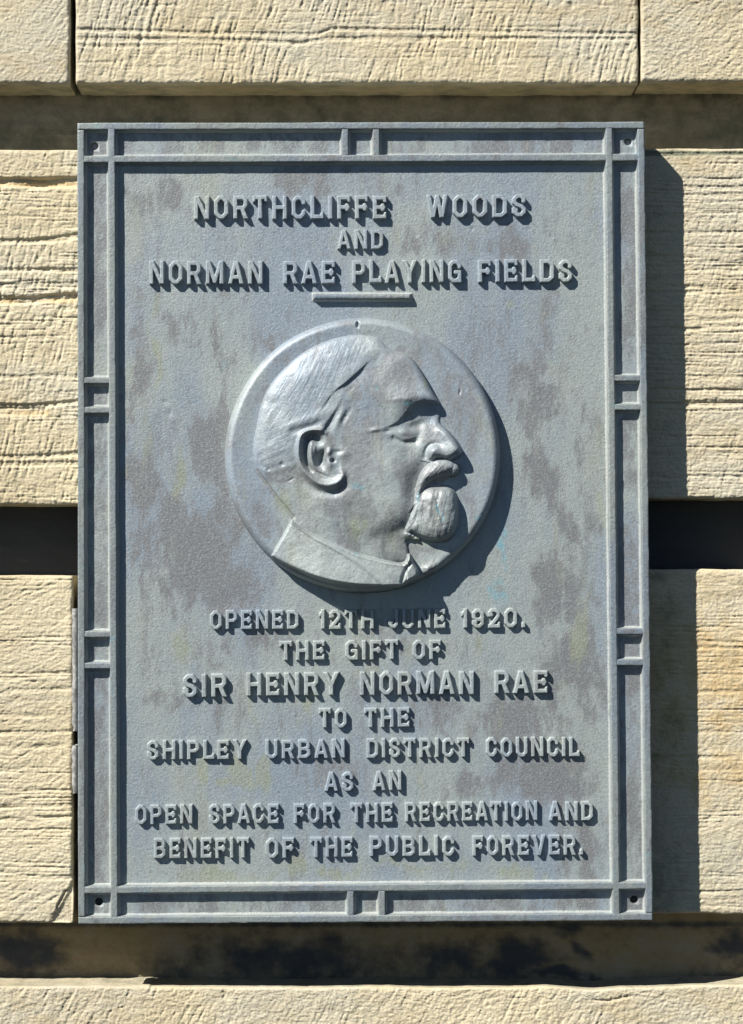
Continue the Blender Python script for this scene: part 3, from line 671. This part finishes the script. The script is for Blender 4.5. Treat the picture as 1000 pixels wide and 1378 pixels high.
# ---- silhouettes
head = curve([(455, 97), (400, 102), (335, 122), (275, 153), (222, 198), (180, 245), (152, 292), (138, 345), (128, 400), (120, 450), (126, 500), (148, 542), (188, 600), (240, 664),
              (262, 720), (420, 800), (590, 800), (603, 770), (600, 735), (640, 738), (600, 700), (640, 700), (700, 640), (700, 590), (712, 560), (738, 535), (745, 512),
              (735, 496), (757, 480), (768, 462), (757, 436), (738, 410), (716, 384), (704, 368), (708, 345), (700, 308), (684, 282), (668, 250), (648, 214), (628, 184), (604, 160), (584, 151), (560, 146), (540, 134), (522, 118), (500, 104)], 4, True)
sH = sdf(head, X, Y)
cp = [(150, 400, 9), (200, 300, 10), (220, 430, 12), (330, 220, 13), (300, 330, 14), (460, 130, 8), (420, 250, 14), (540, 190, 13), (590, 200, 14), (560, 260, 15), (645, 270, 13), (600, 300, 15.5), (680, 300, 13), (480, 330, 14),
      (500, 430, 16), (560, 440, 14), (500, 520, 17), (430, 480, 15), (440, 560, 16), (560, 520, 17), (590, 600, 15), (560, 640, 16), (480, 640, 15), (400, 600, 14), (330, 620, 12), (260, 560, 9), (200, 540, 7), (260, 640, 5), (350, 690, 9),
      (450, 720, 9), (520, 700, 11), (560, 740, 6), (590, 770, 5), (580, 690, 9), (630, 370, 7), (660, 345, 7.5), (690, 350, 7), (650, 420, 9), (620, 470, 12), (640, 560, 9), (680, 560, 8), (700, 420, 11), (740, 440, 11), (720, 470, 12), (700, 510, 10), (340, 480, 13), (240, 480, 11)]
A = np.array(cp, float); n = len(A)
def tps(r): return np.where(r > 0, r*r*np.log(r+1e-9), 0)
rA = np.hypot(A[:, None, 0]-A[None, :, 0], A[:, None, 1]-A[None, :, 1])/100
K = np.zeros((n+3, n+3)); K[:n, :n] = tps(rA)+np.eye(n)*0.12; K[:n, n] = 1; K[:n, n+1:] = A[:, :2]/100; K[n, :n] = 1; K[n+1:, :n] = A[:, :2].T/100
wt = np.linalg.solve(K, np.concatenate([A[:, 2], [0, 0, 0]]))
base = wt[n]+wt[n+1]*X/100+wt[n+2]*Y/100
for i in range(n): base = base+wt[i]*tps(np.hypot(X-A[i, 0], Y-A[i, 1])/100)
base = np.clip(base, 3, 20)
Rr = np.interp(X, [120, 300, 450, 600, 680, 760], [115, 90, 56, 28, 22, 20])
Rr = Rr+(np.minimum(Rr, 40)-Rr)*sm(480, 640, Y)
Hh = np.where(sH > 0, base*dome(sH, Rr), sH*0.8)
# ---- hair mass
hair = curve([(455, 90), (395, 95), (330, 112), (268, 145), (214, 192), (172, 240), (144, 290), (128, 345), (118, 400), (112, 450), (118, 505), (150, 540), (200, 520), (238, 505), (262, 470), (262, 425), (290, 396), (330, 388), (352, 372), (366, 350), (372, 400), (388, 372), (400, 330),
              (420, 300), (405, 262), (446, 214), (490, 165), (528, 146), (505, 106)], 4, True)
sA = sdf(hair, X, Y)
strand_a = X*math.cos(math.radians(28))+Y*math.sin(math.radians(28)); strand_l = -X*math.sin(math.radians(28))+Y*math.cos(math.radians(28))
bend = 0.0011*(strand_l-100)**2
sa = strand_a+bend*0.35
st1 = fbm(sa/9, strand_l/110, 411, 3); 
ang2 = X*0.42+Y*0.9; al2 = -X*0.9+Y*0.42
st2 = fbm(ang2/9, al2/120, 415, 3)
kk = sm(330, 430, Y)
hairH = 0.36*(st1*(1-kk)+st2*kk)+1.0*fbm(X/60, Y/60, 418, 3)
hm = sm(-22, 22, sA)
Hh = Hh+hm*1.5*(sH > -2)+hairH*sm(0, 40, sA)*(sH > -2)
Hh = Hh+stp([(520, 150), (480, 180), (448, 212), (405, 250), (372, 276), (330, 330)], [0, .2, 3.0, 2.8, 1.0, .3], 42, 30, 2.4, side=1, sh=.4)
Hh = Hh+stp([(430, 255), (402, 285), (384, 320), (366, 352), (345, 382)], [0.1, .4, 1.0, 2.6, 3.0], 26, 18, 4, side=1)
Hh = Hh+rg([(420, 330), (408, 352), (398, 372)], [-.5, -1.5, -.5], 7)+rg([(400, 330), (388, 360), (380, 385)], [.6, 1.6, .4], 8)
Hh = Hh+rg([(150, 300), (190, 330), (180, 420)], -0.9, 18)+rg([(200, 420), (215, 470), (250, 500)], [-.6, -1.6, -1.0], 20)+rg([(236, 380), (280, 366), (330, 345)], 1.4, 14)+rg([(240, 400), (285, 385), (325, 372)], -1.2, 9)
Hh = Hh+rg([(150, 505), (180, 512), (212, 498), (240, 490)], [-.3, -.8, -.9, -.4], 9)-1.2*gs(166, 516, 6)-1.4*gs(209, 501, 7)-0.8*gs(238, 548, 12, 4, -25)
# nape crease
Hh = Hh+rg([(130, 520), (150, 548), (190, 602), (243, 664)], [-1, -2.2, -2.6, -2.6], 5)
# ---- forehead, brow, eye
Hh = Hh+rg([(640, 270), (600, 285), (560, 305)], 1.2, 28)+1.0*gs(560, 190, 26, 40, -10)-0.8*gs(505, 210, 22, 60, 20)-0.9*gs(520, 330, 40, 30)
Hh = Hh+stp([(524, 390), (538, 385), (568, 370), (596, 341), (614, 316), (648, 305), (684, 306), (712, 316)], [.2, 1.2, 2.8, 4.0, 5.6, 7.2, 8.0, 6.0], 60, 60, 5.0, side=-1, sh=.30)
Hh = Hh+rg([(562, 301), (585, 297), (606, 300)], 0.7, 7)
Hh = Hh-2.4*gs(676, 356, 34, 26)-1.5*gs(610, 352, 34, 14, -24)+2.0*gs(650, 292, 44, 16)
Hh = Hh+3.0*gs(590, 402, 26, 13, 6)-3.0*gs(632, 378, 26, 14, -20)-2.0*gs(632, 416, 13, 24, 20)                              # eyeball and lower lid, inner corner
Hh = Hh+rg([(555, 410), (590, 424), (622, 418)], [.4, 1.4, .6], 8)-2.4*rg([(558, 420), (590, 432), (624, 430)], 1, 9)
Hh = Hh+1.8*gs(500, 394, 18, 7, -5)-1.3*gs(535, 398, 12, 6)
# ---- nose
Hh = Hh+rg([(704, 396), (720, 406), (738, 424), (752, 448)], [3.5, 5.5, 5.5, 5.0], [14, 22, 28, 24])
Hh = Hh+4.0*gs(732, 458, 30, 24)
Hh = Hh+rg([(655, 478), (660, 452), (678, 437), (700, 438), (708, 450)], [-1.6, -2.8, -1.8, -.9, 0], 7)
Hh = Hh+6.0*gs(684, 464, 22, 17)+rg([(674, 480), (676, 462), (690, 452)], 1.8, 8)
Hh = Hh+stp([(660, 494), (680, 498), (712, 494), (742, 486), (772, 466)], [1, 4, 6, 6, 5], 22, 20, 2.4, side=-1)
Hh = Hh-9.0*gs(704, 487, 25, 8, -3)-3.5*rg([(728, 482), (748, 470), (764, 456)], 1, 4)
# ---- cheek folds
Hh = Hh+rg([(655, 470), (640, 520), (622, 560), (606, 620), (600, 670)], [-1.5, -2.4, -2.0, -1.8, -1.6], [16, 22, 24, 24, 20])
Hh = Hh+1.5*gs(560, 500, 50, 50)+1.0*gs(590, 560, 22, 60)-1.6*gs(600, 470, 24, 36, 20)-1.0*gs(510, 580, 50, 60)
# jaw falling to the neck
Hh = Hh+stp([(380, 690), (440, 712), (500, 716), (548, 704), (580, 684), (602, 655)], [.3, 1.2, 2.2, 4.0, 4.6, 3.0], 60, 44, 20, side=-1)
Hh = Hh+rg([(420, 640), (430, 700), (470, 760)], -1.0, 26)+rg([(520, 740), (510, 770), (500, 800)], .8, 14)
# ---- mouth hollow, moustache, beard
Hh = Hh-3.5*gs(700, 556, 36, 20, 6)-3*gs(728, 558, 22, 20)+2.0*gs(650, 600, 22, 24)+2.0*gs(704, 566, 26, 9)
ms = curve([(742, 516), (722, 512), (700, 514), (678, 524), (660, 540), (646, 560), (637, 582), (631, 610), (626, 640), (618, 668), (606, 700)], 4)
d, s, t = pol(ms, X, Y); t = t/4
mh = along([13.5, 17, 18.5, 18.3, 17.6, 16.0, 14.6, 13.4, 12.5, 11.0, 8], t); mw = along([18, 23, 26, 25, 20, 14, 11, 9, 9, 10, 11], t)
must = mh*np.where(d < mw, (1-(d/mw)**2*0.32), 0.68-(d-mw)*0.13)
must = must+(0.7*fbm(X/22, Y/18, 430, 3)+0.6*fbm((X+Y)/9, (X-Y)/60, 431, 2))*(d < mw)
sM = mw-d
beard = curve([(618, 655), (626, 618), (640, 590), (664, 574), (694, 572), (724, 574), (745, 592), (755, 630), (756, 672), (748, 706), (722, 732), (690, 736), (658, 728), (628, 714), (608, 700), (610, 680)], 4, True)
sB = sdf(beard, X, Y)
bH = np.where(sB > -1, 7+13.5*dome(np.clip(sB, 0, None), 50)*np.interp(X, [605, 640, 690], [.35, .72, 1.0]), 7+sB*0.8)
bH = bH+(0.6*fbm((X+0.22*Y)/10, Y/80, 433, 3)+0.8*fbm(X/22, Y/22, 437, 3)-0.9*rg([(690, 612), (694, 640), (704, 668), (712, 690)], 1, 4)+1.2*rg([(670, 610), (668, 660), (676, 700)], 1, 10)-0.5*rg([(650, 620), (652, 660), (660, 690)], 1, 5))*sm(0, 12, sB)
Hh = smax(Hh, must, 2.4)
Hh = Hh+3.0*gs(604, 664, 24, 44)
Hh = smax(Hh, np.where(sB > -18, bH, -20), 4.0)
Hh = Hh+rg([(640, 612), (630, 650), (622, 700)], 2.2, 11)
Hh = Hh+rg([(648, 730), (622, 730), (606, 718)], 2.0, 16)*sm(10, 0, sB)+2.4*fbm(X/12, Y/12, 436, 3)*gs(620, 725, 28, 18)
# ---- ear
Hh = Hh+1.3*sm(0, 18, sdf(curve([(330, 380), (275, 398), (254, 440), (256, 500), (278, 540), (320, 572), (368, 580), (405, 556), (404, 520), (380, 490), (372, 440), (350, 400)], 4, True), X, Y))
Hh = Hh-2.0*rg([(250, 520), (280, 556), (320, 584), (370, 592), (410, 570)], [.4, 1, 1.3, 1.3, .6], 12)
Hh = Hh-9.0*rg([(322, 425), (305, 414), (288, 424), (281, 456), (285, 490), (298, 520)], [1.0, 1.15, 1.1, 1.0, .8, .5], [13, 15, 13, 10, 8, 7])
Hh = Hh+rg([(345, 404), (330, 396), (302, 396), (274, 407), (262, 436), (261, 480), (272, 514), (294, 540), (322, 560), (352, 566), (382, 558), (399, 538), (396, 520)], [1.2, 2.8, 3.8, 4.2, 4.2, 4.2, 4.5, 4.8, 5.0, 5.2, 5.0, 4, 1.5], [7, 7, 7, 7.5, 8, 8, 8, 9, 10, 13, 13, 10, 9])
Hh = Hh+rg([(298, 440), (298, 470), (306, 500), (322, 522), (344, 534)], [2.6, 3.0, 3.4, 3, 1.5], 8)+1.6*gs(311, 452, 5, 12)
Hh = Hh-10.0*gs(329, 490, 15, 22, 10)-4*gs(336, 468, 8, 12, 30)+3.6*gs(356, 496, 12, 20, -20)-2.2*gs(330, 530, 22, 5, 25)
Hh = Hh+3.0*gs(352, 466, 9, 16, 30)-4.5*gs(367, 491, 7, 6)-1.6*gs(384, 462, 12, 6)+1.6*gs(402, 470, 16, 14)
# ---- collar and bust truncation
collar = curve([(240, 676), (262, 694), (300, 716), (345, 738), (400, 760), (450, 782), (500, 796), (545, 806), (585, 812)], 3)+curve([(596, 802), (606, 782), (618, 806), (634, 834), (628, 852), (596, 870), (578, 882)], 3)+\
    curve([(574, 882), (520, 882), (450, 880), (400, 874), (350, 864), (300, 848), (250, 826), (210, 806), (176, 786)], 3)+[(176, 786), (206, 734)]
sC = sdf(collar, X, Y)
cb = np.interp(X, [170, 240, 330, 450, 560, 640], [6, 10, 16.5, 19, 18, 13])
cb = cb+2.5*sm(760, 870, Y)*sm(200, 320, X)
cH = np.where(sC > -0.5, cb*(0.55+0.45*dome(np.clip(sC, 0, None), 9)), cb*0.55+sC*2.0)
fold = curve([(240, 680), (300, 726), (370, 764), (430, 800), (475, 836), (510, 866), (530, 884)], 4)
d, s, t = pol(fold, X, Y)
up_ = (s*d)                                                  # >0 one side
cH = cH-1.8*sm(-1.5, 2.0, -up_)*(X < 600)+1.2*np.exp(-(d/4.0)**2)
cH = cH+rg([(240, 680), (300, 717), (345, 740), (400, 762), (450, 784), (500, 798), (545, 808), (590, 815)], 1.3, 5)
cH = cH-3.5*rg([(608, 812), (596, 828), (588, 846), (582, 868)], 1, 5)+1.5*rg([(606, 786), (602, 804), (596, 818)], 1, 6)+0.5*fbm(X/40, Y/40, 440, 3)
cH = cH-1.5*rg([(618, 812), (630, 830), (632, 850)], 1, 6)
Hh = smax(Hh, np.where(sC > -14, cH, -30), 0.8)
Hh = Hh+0.35*fbm(X/30, Y/30, 450, 3)+0.12*fbm(X/5, Y/5, 455, 2)
# rough casting right of the lapel
rim = 3.0*gs(672, 828, 34, 16, -32)+1.2*fbm(X/14, Y/14, 460, 3)*gs(672, 828, 40, 20, -32)
discH = disc+rim*sm(0, 10, dd)
discH = discH-2.2*np.exp(-(((X-445)/5)**2+((Y-62)/9)**2)**1.5)*2-1.6*gs(765, 272, 3, 9)+0.10*fbm(X/6, Y/6, 470, 2)
headm = np.maximum(np.maximum(sH, sC), np.maximum(np.where(sB > -5, sB, -99), np.where(d < -1, 0, -99)))
relief = 22+Hh
TOT = smax(discH, np.where((dd > -6) & ((Hh > 0.15)), relief*np.where(dd > 0, 1, 1+dd*.05), -50), 0.3)
# stains on the relief
wx_ = X+14*fbm(X/50, Y/50, 480, 3); wy_ = Y+14*fbm(X/50, Y/50, 484, 3)
pu = blobs(wx_, wy_, [(420, 220, 60, 60, .45), (500, 250, 40, 60, .4), (420, 640, 70, 50, .6), (560, 660, 50, 60, .6), (780, 280, 60, 110, .5), (800, 420, 40, 80, .55), (140, 640, 40, 60, .5), (830, 520, 40, 80, .4), (520, 560, 60, 60, .4), (600, 200, 30, 40, .3), (640, 760, 60, 20, .7)])
pu = np.maximum(pu, .35*sm(.45, .65, vn(X/60, Y/60, 490))+0.30*sm(-5, 30, sH)*sm(10, -25, sA)*(sC < 0))
pu = pu-0.45*sm(0, 30, sA)-0.4*(sC > 0)
gn = blobs(wx_, wy_, [(170, 560, 30, 20, .6), (220, 620, 30, 50, .7), (450, 690, 40, 50, .7), (690, 660, 50, 50, .4), (655, 240, 10, 40, .9), (640, 740, 50, 16, .9), (90, 600, 30, 60, .5), (730, 740, 30, 40, .5), (760, 640, 20, 90, .4), (100, 420, 30, 100, .35), (400, 420, 16, 10, .5)])
nl = np.exp(-(pol([(130, 520), (150, 548), (190, 602), (243, 664)], X, Y)[0]/6)**2); pu = np.maximum(pu, nl); gn = np.maximum(gn, 0.55*np.exp(-(pol([(130, 520), (150, 548), (190, 602), (243, 664)], X, Y)[0]/7)**2))
cyn = blobs(wx_, wy_, [(502, 262, 10, 14, .85), (440, 570, 16, 12, .75), (632, 600, 6, 34, .8), (697, 640, 5, 24, 1.0), (706, 668, 4, 14, 1.0), (815, 665, 18, 8, .9), (600, 305, 40, 8, .5), (440, 770, 14, 5, .8), (600, 60, 60, 16, .4), (240, 545, 16, 16, .4), (757, 250, 8, 24, .6), (880, 780, 16, 40, .8)])
S_ = np.stack([pu, gn, cyn], -1)

# world positions and normals
PX = 290+X*SC; PY = 410+Y*SC; YM = YPN-0.022
wx, wz = at(PX, PY, YM)
P3 = np.stack([wx, YPN-TOT*.001, wz], -1)
du = np.gradient(P3, axis=1); dv = np.gradient(P3, axis=0)
Nn = np.cross(dv, du); Nn /= np.linalg.norm(Nn, axis=-1, keepdims=True); Nn = np.where(Nn[..., 1:2] > 0, -Nn, Nn)
# regions
ny, nx = X.shape
reg = np.zeros(X.shape, int)                               # 0 disc
on = relief > discH+0.05
inH = on & ((sH > -3) | (sM > -2) | (sB > -3) | (sC > -4)) & (dd > 0)
reg[inH] = 1
reg[inH & (sA > -2)] = 2
earp = curve([(345, 392), (300, 386), (262, 400), (250, 440), (251, 486), (264, 526), (300, 558), (345, 580), (384, 574), (408, 548), (404, 518), (378, 498), (366, 462), (352, 420)], 4, True)
reg[inH & inside(earp, X, Y)] = 3
reg[inH & (sM > -1)] = 4
reg[inH & (sB > 0) & (reg != 4)] = 5
reg[inH & (sC > -1)] = 6
valid = TOT > -3.0
fq = grid_faces(nx, ny)
fr = reg[:-1, :-1].ravel(); fv = (valid[:-1, :-1] | valid[1:, 1:] | valid[1:, :-1] | valid[:-1, 1:]).ravel()
V = P3.reshape(-1, 3); NN = Nn.reshape(-1, 3); SSr = S_.reshape(-1, 3)
par = None
for idx, nm in ((0, 'medallion'), (1, 'face'), (2, 'hair'), (3, 'ear'), (4, 'moustache'), (5, 'beard'), (6, 'coat_collar')):
    f = fq[(fr == idx) & fv]
    if len(f) == 0: continue
    used = np.unique(f); re = np.full(nx*ny, -1); re[used] = np.arange(len(used))
    o = mesh(nm, V[used]-PO, re[f], RELIEF, plaque if par is None else par, True, SSr[used])
    o.data.normals_split_custom_set_from_vertices(NN[used].tolist())
    if par is None: par = o; o['label'] = 'thick round disc carrying a bearded man in profile facing right'
# ------------------------------------------------------------------ cobweb thread
def thread(pts, Yp, r=0.00022):
    P = []
    for (x, y, d) in pts:
        wx, wz = at(x, y, Yp+d); P.append(Vector((float(wx), Yp+d, float(wz))))
    V = []; Fq = []
    for i, p in enumerate(P):
        t = (P[min(i+1, len(P)-1)]-P[max(i-1, 0)]).normalized(); a = t.orthogonal().normalized(); b = t.cross(a)
        for k in range(4): V.append(p+(a*math.cos(k*math.pi/2)+b*math.sin(k*math.pi/2))*r)
    for i in range(len(P)-1):
        for k in range(4): Fq.append((i*4+k, i*4+(k+1) % 4, i*4+4+(k+1) % 4, i*4+4+k))
    org = P[-1]; V = [v-org for v in V]
    o = mesh('cobweb_thread', np.array([tuple(v) for v in V]), Fq, WEB); o.location = org
    o['label'] = 'thin pale cobweb thread slanting down from the bottom edge of the plaque'; o['category'] = 'cobweb'
thread([(296, 1241, -.035), (275, 1259, -.01), (253, 1276, .02), (246, 1290, .035), (238, 1312, .06), (233, 1325, .07)], 0.0)
